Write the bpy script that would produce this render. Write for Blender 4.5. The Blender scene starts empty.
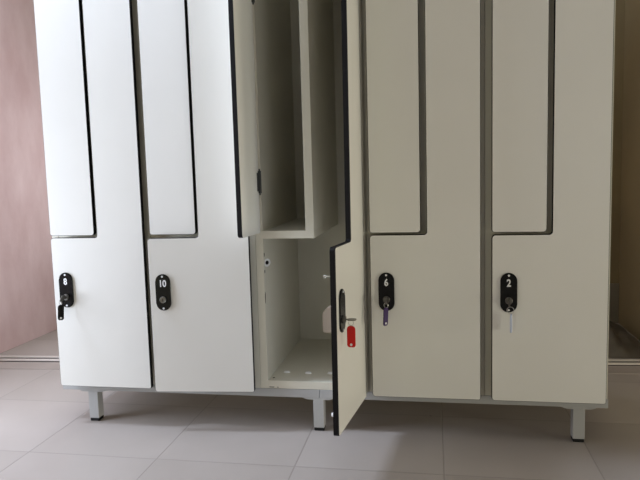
import bpy, bmesh, math, random
from mathutils import Vector, Matrix
random.seed(4)
scene = bpy.context.scene
C = scene.collection
FZ = -0.115                     # floor level; z = 0 is the lower edge of the locker doors

# ---------------------------------------------------------------- materials
def new_mat(name):
    m = bpy.data.materials.new(name); m.use_nodes = True
    nt = m.node_tree
    return m, nt, nt.nodes['Principled BSDF']

def mat(name, col, rough=0.5, metal=0.0, var=0.0, scale=8.0, bump=0.0, bscale=60.0, spec=0.5):
    m, nt, b = new_mat(name)
    b.inputs['Roughness'].default_value = rough
    b.inputs['Metallic'].default_value = metal
    b.inputs['Specular IOR Level'].default_value = spec
    b.inputs['Base Color'].default_value = (*col, 1)
    tc = nt.nodes.new('ShaderNodeTexCoord')
    if var > 0:
        n = nt.nodes.new('ShaderNodeTexNoise'); n.inputs['Scale'].default_value = scale
        n.inputs['Detail'].default_value = 4
        nt.links.new(tc.outputs['Object'], n.inputs['Vector'])
        r = nt.nodes.new('ShaderNodeValToRGB')
        r.color_ramp.elements[0].position = .3; r.color_ramp.elements[1].position = .7
        r.color_ramp.elements[0].color = (*[max(0, c*(1-var)) for c in col], 1)
        r.color_ramp.elements[1].color = (*[min(1, c*(1+var)) for c in col], 1)
        nt.links.new(n.outputs['Fac'], r.inputs['Fac'])
        nt.links.new(r.outputs['Color'], b.inputs['Base Color'])
    if bump > 0:
        n2 = nt.nodes.new('ShaderNodeTexNoise'); n2.inputs['Scale'].default_value = bscale
        n2.inputs['Detail'].default_value = 3
        nt.links.new(tc.outputs['Object'], n2.inputs['Vector'])
        bp = nt.nodes.new('ShaderNodeBump'); bp.inputs['Strength'].default_value = bump
        bp.inputs['Distance'].default_value = .002
        nt.links.new(n2.outputs['Fac'], bp.inputs['Height'])
        nt.links.new(bp.outputs['Normal'], b.inputs['Normal'])
    return m

LAM = mat('white_laminate', (.80, .785, .735), .42, var=.012, scale=5, bump=.05, bscale=220)
CORE = mat('black_laminate_core', (.006, .005, .006), .55, spec=.2)
MEL = mat('cream_melamine', (.70, .67, .565), .45, var=.03, scale=6, bump=.04, bscale=150)
STEEL = mat('grey_painted_steel', (.42, .42, .415), .45, var=.03, scale=12)
RUBBER = mat('black_rubber', (.008, .008, .008), .6, spec=.3)
PLATE = mat('glossy_black_plastic', (.005, .005, .005), .25, spec=.3)
WHITE = mat('white_print', (.85, .85, .85), .5)
NICKEL = mat('dull_nickel', (.20, .19, .17), .38, metal=.85)
DARKMETAL = mat('dark_hinge_metal', (.075, .08, .08), .38, metal=.5)
CHROME = mat('bright_steel', (.62, .61, .58), .28, metal=1)
BOX = mat('cream_lock_plastic', (.30, .245, .19), .5)
RED = mat('red_plastic', (.66, .008, .005), .4, spec=.3)
PURPLE = mat('purple_plastic', (.040, .016, .095), .4, spec=.3)
BLUE = mat('pale_blue_plastic', (.56, .62, .78), .4)
CHIP = mat('worn_chipboard', (.10, .085, .06), .8, var=.3, scale=200)
ALU = mat('aluminium_track', (.80, .74, .68), .4, metal=.3)
CEIL = mat('white_ceiling', (.60, .59, .56), .8)
BROWN = mat('dark_brown_wall', (.28, .215, .11), .7, var=.12, scale=3, bump=.1, bscale=30)
CREAMWALL = mat('beige_wall', (.28, .25, .20), .8, var=.04, scale=3)
FABRIC = mat('dark_plastic_sheet', (.13, .11, .085), .5, var=.3, scale=10)

# pink plaster: blotches and faint streaks
def pink_mat():
    m, nt, b = new_mat('pink_plaster'); b.inputs['Roughness'].default_value = .75
    tc = nt.nodes.new('ShaderNodeTexCoord')
    mp = nt.nodes.new('ShaderNodeMapping'); mp.inputs['Scale'].default_value = (1, 1.7, .8)
    nt.links.new(tc.outputs['Object'], mp.inputs['Vector'])
    n = nt.nodes.new('ShaderNodeTexNoise'); n.inputs['Scale'].default_value = 3.2; n.inputs['Detail'].default_value = 6
    n.inputs['Roughness'].default_value = .6
    nt.links.new(mp.outputs['Vector'], n.inputs['Vector'])
    r = nt.nodes.new('ShaderNodeValToRGB')
    e = r.color_ramp.elements
    e[0].position = .34; e[0].color = (.585, .405, .40, 1)
    e[1].position = .66; e[1].color = (.71, .545, .54, 1)
    nt.links.new(n.outputs['Fac'], r.inputs['Fac'])
    nt.links.new(r.outputs['Color'], b.inputs['Base Color'])
    n2 = nt.nodes.new('ShaderNodeTexNoise'); n2.inputs['Scale'].default_value = 35; n2.inputs['Detail'].default_value = 4
    nt.links.new(tc.outputs['Object'], n2.inputs['Vector'])
    bp = nt.nodes.new('ShaderNodeBump'); bp.inputs['Strength'].default_value = .25; bp.inputs['Distance'].default_value = .004
    nt.links.new(n2.outputs['Fac'], bp.inputs['Height']); nt.links.new(bp.outputs['Normal'], b.inputs['Normal'])
    return m
PINK = pink_mat()

# floor tiles: grout lines, per-tile tone, faint clouds, dirt specks
def tile_mat():
    m, nt, b = new_mat('floor_tiles'); b.inputs['Specular IOR Level'].default_value = .35; L = nt.links.new; N = nt.nodes.new
    tc = N('ShaderNodeTexCoord'); sp = N('ShaderNodeSeparateXYZ'); L(tc.outputs['Object'], sp.inputs[0])
    def math_(op, a, bb=None):
        n = N('ShaderNodeMath'); n.operation = op
        for i, v in enumerate((a, bb)):
            if v is None: continue
            if isinstance(v, (int, float)): n.inputs[i].default_value = v
            else: L(v, n.inputs[i])
        return n.outputs[0]
    def grid(ch, off, pitch, w):
        t = math_('DIVIDE', math_('SUBTRACT', sp.outputs[ch], off), pitch)
        fr = math_('FRACT', t)
        d = math_('ABSOLUTE', math_('SUBTRACT', fr, .5))
        mr = N('ShaderNodeMapRange'); L(d, mr.inputs[0])
        mr.inputs[1].default_value = .5 - w/pitch; mr.inputs[2].default_value = .5 - .35*w/pitch
        return mr.outputs[0], math_('FLOOR', t)
    gx, ix = grid(0, -.0115, .3540, .0024)
    gy, iy = grid(1, -.1855, .3560, .0024)
    g = math_('MAXIMUM', gx, gy)
    cid = N('ShaderNodeCombineXYZ'); L(ix, cid.inputs[0]); L(iy, cid.inputs[1])
    wn = N('ShaderNodeTexWhiteNoise'); L(cid.outputs[0], wn.inputs['Vector'])
    cl = N('ShaderNodeTexNoise'); cl.inputs['Scale'].default_value = 5; cl.inputs['Detail'].default_value = 6
    L(tc.outputs['Object'], cl.inputs['Vector'])
    f = math_('ADD', math_('MULTIPLY', wn.outputs['Value'], .35), math_('MULTIPLY', cl.outputs['Fac'], .65))
    r = N('ShaderNodeValToRGB'); e = r.color_ramp.elements
    e[0].position = .25; e[0].color = (.375, .33, .295, 1); e[1].position = .75; e[1].color = (.445, .395, .36, 1)
    L(f, r.inputs['Fac'])
    mx = N('ShaderNodeMix'); mx.data_type = 'RGBA'
    L(math_('MULTIPLY', g, .8), mx.inputs['Factor']); L(r.outputs['Color'], mx.inputs['A'])
    mx.inputs['B'].default_value = (.29, .255, .225, 1)
    vo = N('ShaderNodeTexVoronoi'); vo.inputs['Scale'].default_value = 6.5; L(tc.outputs['Object'], vo.inputs['Vector'])
    sm = N('ShaderNodeMapRange'); L(vo.outputs['Distance'], sm.inputs[0])
    sm.inputs[1].default_value = .016; sm.inputs[2].default_value = .024; sm.inputs[3].default_value = .75; sm.inputs[4].default_value = 0
    mx2 = N('ShaderNodeMix'); mx2.data_type = 'RGBA'; L(sm.outputs[0], mx2.inputs['Factor'])
    L(mx.outputs['Result'], mx2.inputs['A']); mx2.inputs['B'].default_value = (.10, .085, .075, 1)
    L(mx2.outputs['Result'], b.inputs['Base Color'])
    ro = N('ShaderNodeMapRange'); L(cl.outputs['Fac'], ro.inputs[0]); ro.inputs[3].default_value = .34; ro.inputs[4].default_value = .5
    L(ro.outputs[0], b.inputs['Roughness'])
    bp = N('ShaderNodeBump'); bp.inputs['Strength'].default_value = .35; bp.inputs['Distance'].default_value = .002
    L(math_('SUBTRACT', 1.0, g), bp.inputs['Height']); L(bp.outputs['Normal'], b.inputs['Normal'])
    return m
TILE = tile_mat()

# ---------------------------------------------------------------- mesh helpers
def add_box(bm, lo, hi, bev=0.0):
    r = bmesh.ops.create_cube(bm, size=1)
    vs = r['verts']
    s = [hi[i]-lo[i] for i in range(3)]; c = [(hi[i]+lo[i])/2 for i in range(3)]
    for v in vs: v.co = Vector((v.co[i]*s[i]+c[i] for i in range(3)))
    if bev > 0:
        es = list({e for v in vs for e in v.link_edges})
        bmesh.ops.bevel(bm, geom=es, offset=bev, segments=2, affect='EDGES', profile=.5)

def add_cyl(bm, p0, p1, r, seg=24, r2=None):
    p0, p1 = Vector(p0), Vector(p1); d = p1-p0
    M = Matrix.Translation((p0+p1)/2) @ d.to_track_quat('Z', 'Y').to_matrix().to_4x4()
    bmesh.ops.create_cone(bm, cap_ends=True, segments=seg, radius1=r, radius2=r if r2 is None else r2, depth=d.length, matrix=M)

def add_torus(bm, c, axis, R, r, seg=28, ms=10):
    q = Vector(axis).to_track_quat('Z', 'Y').to_matrix(); c = Vector(c)
    rings = []
    for i in range(seg):
        a = 2*math.pi*i/seg
        ring = []
        for j in range(ms):
            b = 2*math.pi*j/ms
            p = Vector(((R+r*math.cos(b))*math.cos(a), (R+r*math.cos(b))*math.sin(a), r*math.sin(b)))
            ring.append(bm.verts.new(c + q@p))
        rings.append(ring)
    for i in range(seg):
        for j in range(ms):
            bm.faces.new((rings[i][j], rings[(i+1) % seg][j], rings[(i+1) % seg][(j+1) % ms], rings[i][(j+1) % ms]))

def round_poly(pts, rads, seg=6):
    out = []; n = len(pts)
    for i in range(n):
        p = Vector(pts[i]); a = Vector(pts[i-1]); b = Vector(pts[(i+1) % n])
        r = rads[i] if isinstance(rads, (list, tuple)) else rads
        if r <= 0: out.append(p); continue
        u = (a-p).normalized(); v = (b-p).normalized()
        half = u.angle(v)/2
        t = r/math.tan(half)
        c = p + (u+v).normalized()*(r/math.sin(half))
        s = p+u*t-c; e = p+v*t-c
        ang = s.angle_signed(e)
        for k in range(seg+1):
            th = -ang*k/seg
            out.append(c + Vector((s.x*math.cos(th)-s.y*math.sin(th), s.x*math.sin(th)+s.y*math.cos(th))))
    return out

def prism(bm, pts, y0, y1, side_idx=0, cham=0.0):
    """outline in (x, z), extruded from y0 (front) to y1 (back)"""
    f = [bm.verts.new((p[0], y0, p[1])) for p in pts]
    b = [bm.verts.new((p[0], y1, p[1])) for p in pts]
    n = len(pts)
    bm.faces.new(f); bm.faces.new(b[::-1])
    for i in range(n):
        q = bm.faces.new((f[i], b[i], b[(i+1) % n], f[(i+1) % n])); q.material_index = side_idx

def offset_poly(pts, d):
    """grow (d > 0) a counter-clockwise outline"""
    out = []; n = len(pts)
    for i in range(n):
        a, p, b = Vector(pts[i-1]), Vector(pts[i]), Vector(pts[(i+1) % n])
        u = (p-a).normalized(); v = (b-p).normalized()
        n1 = Vector((u.y, -u.x)); n2 = Vector((v.y, -v.x))
        m = (n1+n2).normalized(); out.append(p+m*(d/max(.5, m.dot(n1))))
    return out

def door_slab(bm, pts):
    """compact-laminate slab: pale front and back, black edge with a small black chamfer at the front"""
    if sum(pts[i-1][0]*pts[i][1]-pts[i][0]*pts[i-1][1] for i in range(len(pts))) < 0: pts = pts[::-1]
    full = offset_poly(pts, .0010); face = offset_poly(pts, -.0003)
    n = len(pts)
    f = [bm.verts.new((p[0], -TH, p[1])) for p in face]
    m = [bm.verts.new((p[0], -TH+.0014, p[1])) for p in full]
    b = [bm.verts.new((p[0], 0, p[1])) for p in full]
    bm.faces.new(f); bm.faces.new(b[::-1])
    for A, B in ((f, m), (m, b)):
        for i in range(n):
            q = bm.faces.new((A[i], B[i], B[(i+1) % n], A[(i+1) % n])); q.material_index = 1

def obj(name, bm, mats, parent=None, loc=(0, 0, 0), rot=(0, 0, 0), smooth=False):
    bmesh.ops.recalc_face_normals(bm, faces=bm.faces)
    me = bpy.data.meshes.new(name); bm.to_mesh(me); bm.free()
    for m in (mats if isinstance(mats, (list, tuple)) else [mats]): me.materials.append(m)
    if smooth:
        me.polygons.foreach_set('use_smooth', [True]*len(me.polygons))
        me.set_sharp_from_angle(angle=math.radians(35))
    o = bpy.data.objects.new(name, me); C.objects.link(o)
    o.location = loc; o.rotation_euler = rot
    if parent: o.parent = parent
    return o

def box_obj(name, lo, hi, m, parent=None, bev=0.0006):
    bm = bmesh.new(); add_box(bm, lo, hi, bev); return obj(name, bm, m, parent)

def cyl_obj(name, p0, p1, r, m, parent=None, seg=24):
    bm = bmesh.new(); add_cyl(bm, p0, p1, r, seg); return obj(name, bm, m, parent, smooth=True)

def thing(name, label, cat, loc=(0, 0, 0), group=None):
    o = bpy.data.objects.new(name, None); C.objects.link(o); o.location = loc
    o.empty_display_size = .05
    o['label'] = label; o['category'] = cat
    if group: o['group'] = group
    return o

def struct(o):
    o['kind'] = 'structure'; return o

# ---------------------------------------------------------------- setting
XL, XR, YB, YF, ZC = -1.43, 3.0, 1.36, -2.75, 2.45
fl = struct(box_obj('floor', (XL-.1, YF-.1, FZ-.08), (XR+.1, YB+.1, FZ), TILE, bev=0))
struct(box_obj('ceiling', (XL-.1, YF-.1, ZC), (XR+.1, YB+.1, ZC+.08), CEIL, bev=0))

def wall_with_hole(name, axis, at0, at1, a0, a1, z0, z1, hole, m):
    """wall across [a0, a1] x [z0, z1], thickness [at0, at1] along the other axis, with one rectangular opening"""
    bm = bmesh.new()
    def bx(p0, p1, q0, q1):
        if p1-p0 < 1e-4 or q1-q0 < 1e-4: return
        if axis == 'x': add_box(bm, (at0, p0, q0), (at1, p1, q1))
        else: add_box(bm, (p0, at0, q0), (p1, at1, q1))
    if hole:
        h0, h1, k0, k1 = hole
        bx(a0, h0, z0, z1); bx(h1, a1, z0, z1); bx(h0, h1, z0, k0); bx(h0, h1, k1, z1)
    else: bx(a0, a1, z0, z1)
    return struct(obj(name, bm, m))

def window(name, axis, at, a0, a1, z0, z1):
    """frame with one mullion set in the wall opening"""
    bm = bmesh.new(); t = .03; w = .045
    def bx(p0, p1, q0, q1):
        if axis == 'x': add_box(bm, (at-t, p0, q0), (at+t, p1, q1), .003)
        else: add_box(bm, (p0, at-t, q0), (p1, at+t, q1), .003)
    bx(a0, a1, z0, z0+w); bx(a0, a1, z1-w, z1)
    bx(a0, a0+w, z0+w, z1-w); bx(a1-w, a1, z0+w, z1-w)
    c = (a0+a1)/2; bx(c-.018, c+.018, z0+w, z1-w)
    return struct(obj(name, bm, CEIL))

W1 = (-.44, -.07, 1.46, 2.36)      # high window in the left wall, close to the lockers
W6 = (-.64, -.07, -.03, .83)       # low glazed opening below it
W2 = (-1.08, -.42, .36, .96)       # opening added in the back wall for a fill on the pink wall
W3 = (-1.60, -1.00, -.09, .47)     # low opening added in the far right wall to house a warm fill
W4 = (-.58, -.02, -.09, .47)        # second added low opening there, fill for the open middle door
W5 = (-1.38, -.42, .05, .95)      # opening added behind the camera to house a weak warm fill
XA = 1.13                          # right side of the alcove behind the lockers
wall_with_hole('wall_left', 'x', XL-.1, XL, YF, -.68, FZ, ZC, None, PINK)
wall_with_hole('wall_left_upper', 'x', XL-.1, XL, -.68, YB, 1.15, ZC, W1, PINK)
wall_with_hole('wall_left_lower', 'x', XL-.1, XL, -.68, YB, FZ, 1.15, W6, PINK)
wall_with_hole('wall_back', 'y', YB, YB+.1, XL-.1, XA+.1, FZ, ZC, W2, BROWN)
wall_with_hole('wall_back_side', 'x', XA, XA+.1, .80, YB, FZ, ZC, None, BROWN)
wall_with_hole('wall_back_right', 'y', .70, .80, XA, XR+.1, FZ, ZC, None, BROWN)
wall_with_hole('wall_right', 'x', XR, XR+.1, YF, -.62, FZ, ZC, W3, CREAMWALL)
wall_with_hole('wall_right_back', 'x', XR, XR+.1, -.62, .70, FZ, ZC, W4, CREAMWALL)
wall_with_hole('wall_front', 'y', YF-.1, YF, XL-.1, XR+.1, FZ, ZC, W5, CREAMWALL)
window('window_1', 'x', XL-.055, *W1)
window('added_window_2', 'y', YB+.055, *W2)
window('added_window_3', 'x', XR+.055, *W3)
window('added_window_4', 'x', XR+.055, *W4)
window('window_6', 'x', XL-.055, *W6)
window('added_window_5', 'y', YF-.055, *W5)

# two-ridged sliding-door track on the floor behind the lockers, with a stone threshold strip in front of it
a, b_ = Vector((XL, .572, FZ)), Vector((XA, .735, FZ))
Ln = (b_-a).length; ang = math.atan2(b_.y-a.y, b_.x-a.x)
bm = bmesh.new()
add_box(bm, (0, -.024, 0), (Ln, .034, .003))
struct(obj('trim_1', bm, mat('dark_track_groove', (.035, .020, .018), .7), loc=a, rot=(0, 0, ang)))  # dark red-brown base showing between and beside the ridges
for k, yy in ((2, -.014), (3, .026)):
    bm = bmesh.new(); add_box(bm, (0, yy-.0065, .003), (Ln, yy+.0065, .010), .0015)
    struct(obj(f'trim_{k}', bm, ALU, loc=a, rot=(0, 0, ang)))
bm = bmesh.new(); add_box(bm, (0, -.112, 0), (Ln, -.026, .0022), .0008)
struct(obj('trim_4', bm, mat('threshold_stone', (.40, .345, .31), .5, var=.06, scale=9), loc=a, rot=(0, 0, ang)))
bm = bmesh.new(); add_box(bm, (XL, YB-.010, FZ), (XA, YB, .063), .002)
struct(obj('baseboard_back', bm, mat('grey_brown_baseboard', (.25, .22, .16), .6, var=.1, scale=6)))

# ---------------------------------------------------------------- lockers
P = .30; TH = .013; CF = .030; DEPTH = .45; ST = .0205
Z0, ZT = .0015, 1.700
H2 = 1.268                        # where the upper door widens
W = .2755

def lower_outline(wn, gap, z1, w):
    # x = 0 is the hinge (right) edge
    xin = -(w-wn-gap)
    pts = [(-w, 0), (0, 0), (0, H2-.009), (xin, H2-.009), (xin, z1), (-w, z1)]
    return round_poly(pts, [.007, .005, .006, .006, .009, .008])

def upper_outline(wn, z2, w):
    # x = 0 is the hinge (left) edge
    pts = [(0, z2), (wn, z2), (wn, H2), (w, H2), (w, ZT-.008), (0, ZT-.008)]
    return round_poly(pts, [.006, .008, .009, .006, .006, .006])

def digits_mesh(text, h):
    cu = bpy.data.curves.new('number', 'FONT'); cu.body = text; cu.size = h*1.37
    cu.align_x = 'CENTER'; cu.align_y = 'CENTER'; cu.extrude = .0003; cu.offset = .0006
    tmp = bpy.data.objects.new('number', cu); C.objects.link(tmp)
    bpy.context.view_layer.update()
    me = bpy.data.meshes.new_from_object(tmp.evaluated_get(bpy.context.evaluated_depsgraph_get()))
    bpy.data.objects.remove(tmp); bpy.data.curves.remove(cu)
    me.materials.clear(); me.materials.append(WHITE)
    return me

def pill(bm, cx, cz, w, h, y0, y1):
    r = w/2
    pts = []
    for k in range(17): t = math.pi*k/16; pts.append((cx+r*math.cos(t), cz+h/2-r+r*math.sin(t)))
    for k in range(17): t = math.pi+math.pi*k/16; pts.append((cx+r*math.cos(t), cz-h/2+r+r*math.sin(t)))
    before = set(bm.verts)
    prism(bm, pts, y0, y1)
    return pts

def lock(door, cx, cz, number):
    """lock plate, screws, cylinder and number, on the door's outer face at y = -TH"""
    y = -TH
    bm = bmesh.new(); pill(bm, cx, cz, .0405, .0995, y-.0045, y)
    fe = [e for e in bm.edges if all(abs(v.co.y-(y-.0045)) < 1e-6 for v in e.verts)]
    bmesh.ops.bevel(bm, geom=fe, offset=.0018, segments=2, affect='EDGES')
    obj('lock_plate', bm, PLATE, door, smooth=True)
    for dz in (.0435, -.0435):
        o = cyl_obj('screw', (cx, y-.0062, cz+dz), (cx, y-.0040, cz+dz), .0026, WHITE, door, 12)
        o['label'] = 'white screw head'
    bm = bmesh.new()
    add_cyl(bm, (cx, y-.0085, cz-.0195), (cx, y-.004, cz-.0195), .0088, 28)
    add_torus(bm, (cx, y-.0085, cz-.0195), (0, 1, 0), .0078, .0011)
    o = obj('lock_cylinder', bm, NICKEL, door, smooth=True); o['label'] = 'dull metal lock cylinder'
    box_obj('keyhole', (cx-.0009, y-.0092, cz-.0235), (cx+.0009, y-.0080, cz-.0155), CORE, door, 0)
    if number:
        me = digits_mesh(number, .0165)
        n = bpy.data.objects.new('number', me); C.objects.link(n); n.parent = door
        n.location = (cx, y-.0050, cz+.0238); n.rotation_euler = (math.pi/2, 0, 0); n.scale = (.92, 1.12, 1)
        n['label'] = f'white number {number}'

def hinge(door, x, z, sx):
    """butt hinge at the door's inner hinge corner (local x = 0, y = 0)"""
    bm = bmesh.new()
    add_cyl(bm, (x, .003, z-.029), (x, .003, z+.029), .0045, 16)
    add_cyl(bm, (x, .003, z-.034), (x, .003, z+.034), .0022, 12)
    add_box(bm, (min(x, x+sx*.013), .0002, z-.024), (max(x, x+sx*.013), .0022, z+.024), .0005)
    o = obj('hinge', bm, DARKMETAL, door, smooth=True); o['label'] = 'dark metal hinge'

def make_carcass(root, xc, mark=False):
    """all coordinates relative to root at (xc, 0, 0)"""
    x0, x1 = -P/2+.0004, P/2-.0004; y0, y1 = CF, CF+DEPTH
    box_obj('side_panel', (x0, y0, Z0), (x0+ST, y1, ZT), MEL, root)
    box_obj('side_panel', (x1-ST, y0, Z0), (x1, y1, ZT), MEL, root)
    i0, i1 = x0+ST, x1-ST
    box_obj('bottom_panel', (i0, y0+.001, Z0), (i1, y1, .0230), MEL, root)
    box_obj('top_panel', (i0, y0+.001, ZT-.02), (i1, y1, ZT), MEL, root)
    box_obj('back_panel', (i0, y1-.008, .0230), (i1, y1, ZT-.02), MEL, root, 0)
    dx0, dx1 = -.0115, .0110
    box_obj('shelf', (i0, y0+.001, .4155), (dx1, y1-.008, .4360), MEL, root)
    box_obj('divider', (dx0, y0, .4360), (dx1, y1-.008, 1.2600), MEL, root)
    box_obj('shelf', (dx0, y0+.001, 1.2600), (i1, y1-.008, 1.2800), MEL, root)

X0 = [-.600, -.300, 0, .300, .600]
SPEC = {  # column: lower door (w, wn, gap, z1), upper bottom z2, lock centre, number
    0: dict(xl=-.7345, xr=-.4592, wn=.1315, gap=.0105, z1=.4250, z2=.4325, lock=(-.6960, .2785), num='8',
            label='first locker from the left, number 8 with a black key tag on its lower door'),
    1: dict(xl=-.4372, xr=-.1617, wn=.1300, gap=.0110, z1=.4235, z2=.4325, lock=(-.4000, .2775), num='10',
            label='locker number 10, its lower door slightly ajar and its lock without a key'),
    2: dict(xl=-.1380, xr=.1390, wn=.1300, gap=.0115, z1=.4250, z2=.4355, lock=(-.0985, .2785), num=None,
            label='middle locker with both doors swung open, showing its empty cream compartments'),
    3: dict(xl=.1622, xr=.4370, wn=.1275, gap=.0170, z1=.4245, z2=.4315, lock=(.2022, .2790), num='6',
            label='locker number 6 with a purple key tag, just right of the open locker'),
    4: dict(xl=.4660, xr=.7385, wn=.1280, gap=.0150, z1=.4220, z2=.4300, lock=(.5055, .2785), num='2',
            label='locker number 2 at the right end of the row, pale thin key tag'),
}
GRP = 'white lockers with black-edged interlocking doors in one row'
for i in range(5):
    s = SPEC[i]; xc = X0[i]
    root = thing('locker', s['label'], 'locker', (xc, 0, 0), GRP)
    make_carcass(root, xc)
    w = s['xr']-s['xl']
    # lower L-shaped door, hinged on the right
    bm = bmesh.new(); door_slab(bm, lower_outline(s['wn'], s['gap'], s['z1'], w))
    lo = obj('door', bm, [LAM, CORE], root); lo['label'] = 'lower L-shaped door'
    # upper door, hinged on the left
    bm = bmesh.new(); door_slab(bm, upper_outline(s['wn'], s['z2'], w))
    up = obj('door', bm, [LAM, CORE], root); up['label'] = 'narrow upper door'
    ylo = TH
    lo.location = (s['xr']-xc, ylo, 0); up.location = (s['xl']-xc, ylo, 0)
    lock(lo, s['lock'][0]-s['xr'], s['lock'][1], s['num'])
    if i == 1: lo.rotation_euler.z = math.radians(4.9)
    if i == 4: up.rotation_euler.z = math.radians(-1.4)
    if i == 3: up.rotation_euler.z = math.radians(-.5)
    if i == 2:
        lo.location = (.1315, .012, -.0045); lo.rotation_euler = (0, math.radians(.78), math.radians(83.05))
        up.location = (-.1254, -.004, 0); up.rotation_euler = (0, 0, math.radians(-94.3))
        lo['label'] = 'lower L-shaped door swung wide open'; up['label'] = 'narrow upper door swung wide open'
        for z in (.568, 1.05, 1.53): hinge(up, .0, z, 1)
        for z in (.10, .33, .80): hinge(lo, -.004, z, -1)
        box_obj('light_block_strip', (.1325, .0140, .004), (.1480, CF-.0002, H2-.012), MEL, root)  # added strip that stops left light leaking behind the open lower door
        # inner face of the lower door: lock case, catch pin, bumper (local +y is the inner side)
        lx = s['lock'][0]-s['xr']
        bm = bmesh.new()
        pts = [(.000, .2300), (.0250, .2300), (.0270, .234), (.0270, .274), (.017, .287), (.000, .290)]
        f = [bm.verts.new((lx-.017, p[0], p[1])) for p in pts]; g = [bm.verts.new((lx+.015, p[0], p[1])) for p in pts]
        bm.faces.new(f); bm.faces.new(g[::-1])
        for k in range(len(pts)): bm.faces.new((f[k], g[k], g[(k+1) % 6], f[(k+1) % 6]))
        bmesh.ops.bevel(bm, geom=list(bm.edges), offset=.0015, segments=2, affect='EDGES')
        o = obj('lock_case', bm, BOX, lo); o['label'] = 'cream plastic lock case on the inner face'
        bm = bmesh.new(); add_cyl(bm, (lx, 0, .3555), (lx, .027, .3555), .0018, 12); add_cyl(bm, (lx, .022, .3555), (lx, .027, .3555), .0036, 14)
        o = obj('catch_pin', bm, CHROME, lo, smooth=True); o['label'] = 'small bright metal pin'
        bm = bmesh.new(); add_cyl(bm, (-w+.012, 0, .045), (-w+.012, .0065, .045), .0045, 16)
        o = obj('bumper', bm, WHITE, lo, smooth=True); o['label'] = 'small white bumper'
        # inside the compartment
        ix = -P/2+.0004+ST
        bm = bmesh.new(); add_torus(bm, (ix+.0042, .0500, .348), (1, -.75, 0), .0088, .0024)
        o = obj('strike_ring', bm, WHITE, root, smooth=True); o['label'] = 'white ring round a hole'
        bm = bmesh.new(); add_cyl(bm, (ix-.001, .0530, .348), (ix+.0048, .0487, .348), .0052, 16)
        o = obj('strike_hole', bm, CORE, root, smooth=True)
        for zz, hh, yy in ((.371, .006, .0385), (.325, .005, .0385), (.254, .017, .0345)):
            bm = bmesh.new()
            bmesh.ops.create_icosphere(bm, subdivisions=2, radius=1)
            for v in bm.verts:
                k = 1+.25*math.sin(17*v.co.z+9*v.co.y)
                v.co = Vector((ix+v.co.x*.0005, yy+v.co.y*.0040*k, zz+v.co.z*hh))
            o = obj('chip', bm, CHIP, root, smooth=True); o['label'] = 'worn dark chip in the panel edge'
        for x, y in ((-.0930, .106), (-.0300, .1035), (.0330, .108), (.0950, .106)):
            bm = bmesh.new(); add_cyl(bm, (0, 0, 0), (0, 0, .0042), .0088, 24, .0060)
            for v in bm.verts: v.co = Vector((x+v.co.x*1.1, y+v.co.y*.75, .0230+v.co.z))
            o = obj('plug', bm, WHITE, root, smooth=True); o['label'] = 'small pale cover plug'
        cyl_obj('hole', (-.1190, .056, .0222), (-.1190, .056, .0235), .0032, CORE, root, 14)
        for x, hw in ((-.1190, .007), (-.1020, .002)):
            bm = bmesh.new(); add_box(bm, (x-hw, CF+.0004, .0040), (x+hw, CF+.0014, .0060), .0003)
            o = obj('chip', bm, CHIP, root)

# ---------------------------------------------------------------- base frame
fr = thing('base_frame', 'grey steel base frame on square legs carrying the whole row of lockers', 'frame', (.008, .27, FZ))
def fb(name, lo, hi, bev=.0012):    # world coordinates -> frame
    o = (.008, .27, FZ)
    return box_obj(name, [lo[k]-o[k] for k in range(3)], [hi[k]-o[k] for k in range(3)], STEEL, fr, bev)
FX0, FX1, FY0, FY1 = -.749, .752, .0305, .478
zt, zb = .0008, -.0222
fb('rail', (FX0, FY0, zb), (.0135, FY0+.03, zt)); fb('rail', (.0143, FY0, zb), (FX1, FY0+.03, zt))
fb('rail', (FX0, FY1-.03, zb), (FX1, FY1, zt))
for x in (FX0, -.155, .14, FX1-.03): fb('crossbar', (x, FY0+.0305, zb), (x+.03, FY1-.0305, zt))
def leg(cx, y0):
    o = (.008, .27, FZ); h = .0145
    bm = bmesh.new(); add_box(bm, (cx-h-o[0], y0-o[1], .009), (cx+h-o[0], y0+.029-o[1], zb-.0045-o[2]), .0012)
    l = obj('leg', bm, STEEL, fr)
    bm = bmesh.new()
    add_box(bm, (cx-h+.0006-o[0], y0+.0006-o[1], 0), (cx+h-.0006-o[0], y0+.0284-o[1], .0088), .002)
    obj('rubber_foot', bm, RUBBER, l)
    bm = bmesh.new()
    pts = [(cx-.040, zb), (cx-.040, zb-.0015), (cx-.030, zb-.0045), (cx+.030, zb-.0045), (cx+.040, zb-.0015), (cx+.040, zb)]
    prism(bm, [(p[0]-o[0], p[1]-o[2]) for p in pts], y0-o[1], y0+.03-o[1])
    obj('mounting_plate', bm, STEEL, l)
for cx in (-.6555, .0100, .6830):
    leg(cx, FY0+.0005); leg(cx, FY1-.0300)

# ---------------------------------------------------------------- keys
def tag_mesh(bm, w, h, t):
    prism(bm, round_poly([(-w/2, -h), (w/2, -h), (w/2, 0), (-w/2, 0)], [.005, .005, .0078, .0078]), -t/2, t/2)
    fe = [e for e in bm.edges if abs(e.verts[0].co.y-e.verts[1].co.y) < 1e-7]
    bmesh.ops.bevel(bm, geom=fe, offset=.0005, segments=1, affect='EDGES')

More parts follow.
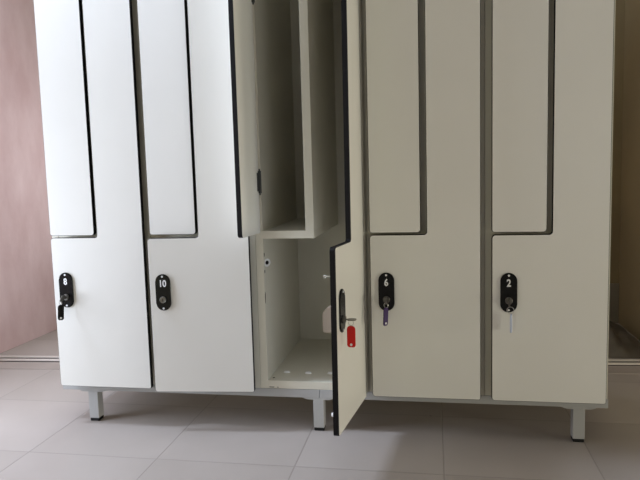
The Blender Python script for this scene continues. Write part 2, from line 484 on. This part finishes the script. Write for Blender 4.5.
def make_key(name, label, M, roll, ring_c, tag_top, tag_yaw, tilt, m, tw=.018, th=.046, tt=.0026, ring_r=.006, ring_axis=(1, 0, 0), eye=True):
    """M: world matrix of the door; the key lies along the door's normal from the cylinder face.
    ring_c, tag_top in door coordinates relative to the cylinder face centre."""
    root = thing(name, label, 'key', M.translation, 'keys left in the lower door locks')
    root.rotation_euler = M.to_euler()
    # key: blade stub, shoulder and flat rounded bow standing out along local -y
    bm = bmesh.new()
    add_box(bm, (-.0009, -.006, -.0036), (.0009, .0040, .0036), .0003)
    pts = round_poly([(-.010, -.011), (.010, -.011), (.010, .009), (-.010, .009)], .0075, 8)
    R = Matrix.Rotation(roll, 4, 'Y')
    f, g = [], []
    for p in pts:
        f.append(bm.verts.new((-.0011, -.0135+p[1]*1.0, p[0]))); g.append(bm.verts.new((.0011, -.0135+p[1], p[0])))
    n = len(pts); bm.faces.new(f); bm.faces.new(g[::-1])
    for k in range(n): bm.faces.new((f[k], g[k], g[(k+1) % n], f[(k+1) % n]))
    bmesh.ops.transform(bm, matrix=R, verts=bm.verts)
    o = obj('key_bow', bm, NICKEL, root)
    bm = bmesh.new(); add_torus(bm, ring_c, ring_axis, ring_r, .0007, 24, 8)
    obj('split_ring', bm, CHROME, root, smooth=True)
    bm = bmesh.new(); tag_mesh(bm, tw, th, tt)
    t = obj('key_tag', bm, m, root, loc=tag_top, rot=(0, tilt, tag_yaw))
    if eye:
        bm = bmesh.new(); add_cyl(bm, (0, -.0017, -th+.006), (0, .0017, -th+.006), .0030, 16)
        e = obj('eyelet', bm, WHITE, t, smooth=True); e['label'] = 'white round eyelet'
    return root

bpy.context.view_layer.update()
def door_matrix(i):
    r = [o for o in C.objects if o.name.split('.')[0] == 'locker'][i]
    d = [c for c in r.children if c.name.split('.')[0] == 'door' and 'lower' in c['label']][0]
    s = SPEC[i]
    return d.matrix_world @ Matrix.Translation((s['lock'][0]-s['xr'], -TH-.0096, s['lock'][1]-.0195))
make_key('key', 'key with a black tag hanging from the lock of locker number 8', door_matrix(0), math.radians(25),
         (-.0075, -.0135, -.0125), (-.0065, -.0135, -.0175), math.radians(35), math.radians(4), PLATE, tw=.016, th=.044, ring_axis=(.4, 1, 0))
make_key('key', 'key with a bright red tag standing out from the open middle door', door_matrix(2), math.radians(90),
         (0, -.0125, -.0075), (0, -.0125, -.0145), math.radians(86), 0, RED, tw=.0195, th=.049, ring_axis=(1, 0, 0))
make_key('key', 'key with a purple tag in the lock of locker number 6', door_matrix(3), math.radians(0),
         (0, -.0135, -.0115), (0, -.0135, -.0165), math.radians(58), math.radians(5), PURPLE, tw=.018, th=.047, ring_axis=(.5, 1, 0))
make_key('key', 'key with a thin pale blue tag in the lock of locker number 2', door_matrix(4), math.radians(10),
         (.002, -.0135, -.0205), (.0035, -.0135, -.0300), math.radians(79), math.radians(-1), BLUE, tw=.018, th=.046, tt=.0042, ring_r=.0085, ring_axis=(.2, 1, 0), eye=False)

# ---------------------------------------------------------------- crumpled sheet on the floor behind, far right
bm = bmesh.new()
nx, ny = 40, 30
from mathutils import noise
vs = []
for j in range(ny+1):
    row = []
    for i in range(nx+1):
        u, v = i/nx, j/ny
        x = .70+u*.415; y = .80+v*.50
        e = min(1, 4*min(u, 1-u))*min(1, 4*min(v, 1-v))
        e = e**.6 if e > 0 else 0
        h = e*(.035+.075*abs(noise.noise(Vector((u*3.1, v*2.6, .7))))+.03*abs(noise.noise(Vector((u*8, v*7, 2)))))
        row.append(bm.verts.new((x-.90, y-1.05, .002+h)))
    vs.append(row)
for j in range(ny):
    for i in range(nx): bm.faces.new((vs[j][i], vs[j][i+1], vs[j+1][i+1], vs[j+1][i]))
r = bmesh.ops.extrude_face_region(bm, geom=list(bm.faces))
for e in r['geom']:
    if isinstance(e, bmesh.types.BMVert): e.co.z -= .002
o = obj('crumpled_sheet', bm, FABRIC, loc=(.90, 1.05, FZ), smooth=True)
o['label'] = 'dark crumpled sheet on the shaded floor behind the right end of the lockers'; o['category'] = 'sheet'

# ---------------------------------------------------------------- camera
cam = bpy.data.cameras.new('camera'); co = bpy.data.objects.new('camera', cam); C.objects.link(co)
cam.sensor_width = 36; cam.lens = 36; cam.clip_start = .01
r_, u_, f_ = (Vector(v) for v in ((.98459657, .17273292, -.02707283), (.00823477, .10885643, .99402337), (-.17464762, .97893494, -.10575725)))
M = Matrix((r_, u_, -f_)).transposed().to_4x4(); M.translation = (.32246648, -1.62677494, .58981814)
co.matrix_world = M
scene.camera = co

# ---------------------------------------------------------------- light
def area(name, loc, target, sx, sy, power, col):
    l = bpy.data.lights.new(name, 'AREA'); l.shape = 'RECTANGLE'; l.size = sx; l.size_y = sy
    l.energy = power; l.color = col
    o = bpy.data.objects.new(name, l); C.objects.link(o); o.location = loc
    o.rotation_euler = (Vector(target)-Vector(loc)).to_track_quat('-Z', 'Y').to_euler()
    return o
def win_light(name, axis, at, w, inward, power, col):
    a0, a1, z0, z1 = w; c, z = (a0+a1)/2, (z0+z1)/2
    if axis == 'x': area(name, (at, c, z), (at+inward, c, z), a1-a0-.1, z1-z0-.1, power, col)
    else: area(name, (c, at, z), (c, at+inward, z), a1-a0-.1, z1-z0-.1, power, col)
win_light('daylight_left', 'x', XL-.005, W1, 1, 58, (.69, .80, 1))
win_light('daylight_left_low', 'x', XL-.005, W6, 1, 16.5, (.74, .83, 1))
win_light('back_fill', 'y', YB+.005, W2, -1, 7.4, (.93, .95, 1))  # added fill, lifts the pink wall and the floor beside it
win_light('right_fill', 'x', XR+.005, W3, -1, 17.5, (1, .99, .79))  # added warm fill from the right
win_light('right_fill_low', 'x', XR+.005, W4, -1, 13, (1, .90, .74))  # added fill aimed along the row at the open middle door
win_light('front_fill', 'y', YF-.005, W5, 1, 4.2, (1, .97, .62))  # added weak fill from behind the camera
wd = bpy.data.worlds.new('sky'); scene.world = wd; wd.use_nodes = True
wd.node_tree.nodes['Background'].inputs[0].default_value = (.75, .85, 1, 1)
wd.node_tree.nodes['Background'].inputs[1].default_value = .1

scene.view_settings.view_transform = 'Standard'
scene.view_settings.look = 'None'
scene.view_settings.gamma = 1
scene.view_settings.exposure = 0
scene.view_settings.use_curve_mapping = False
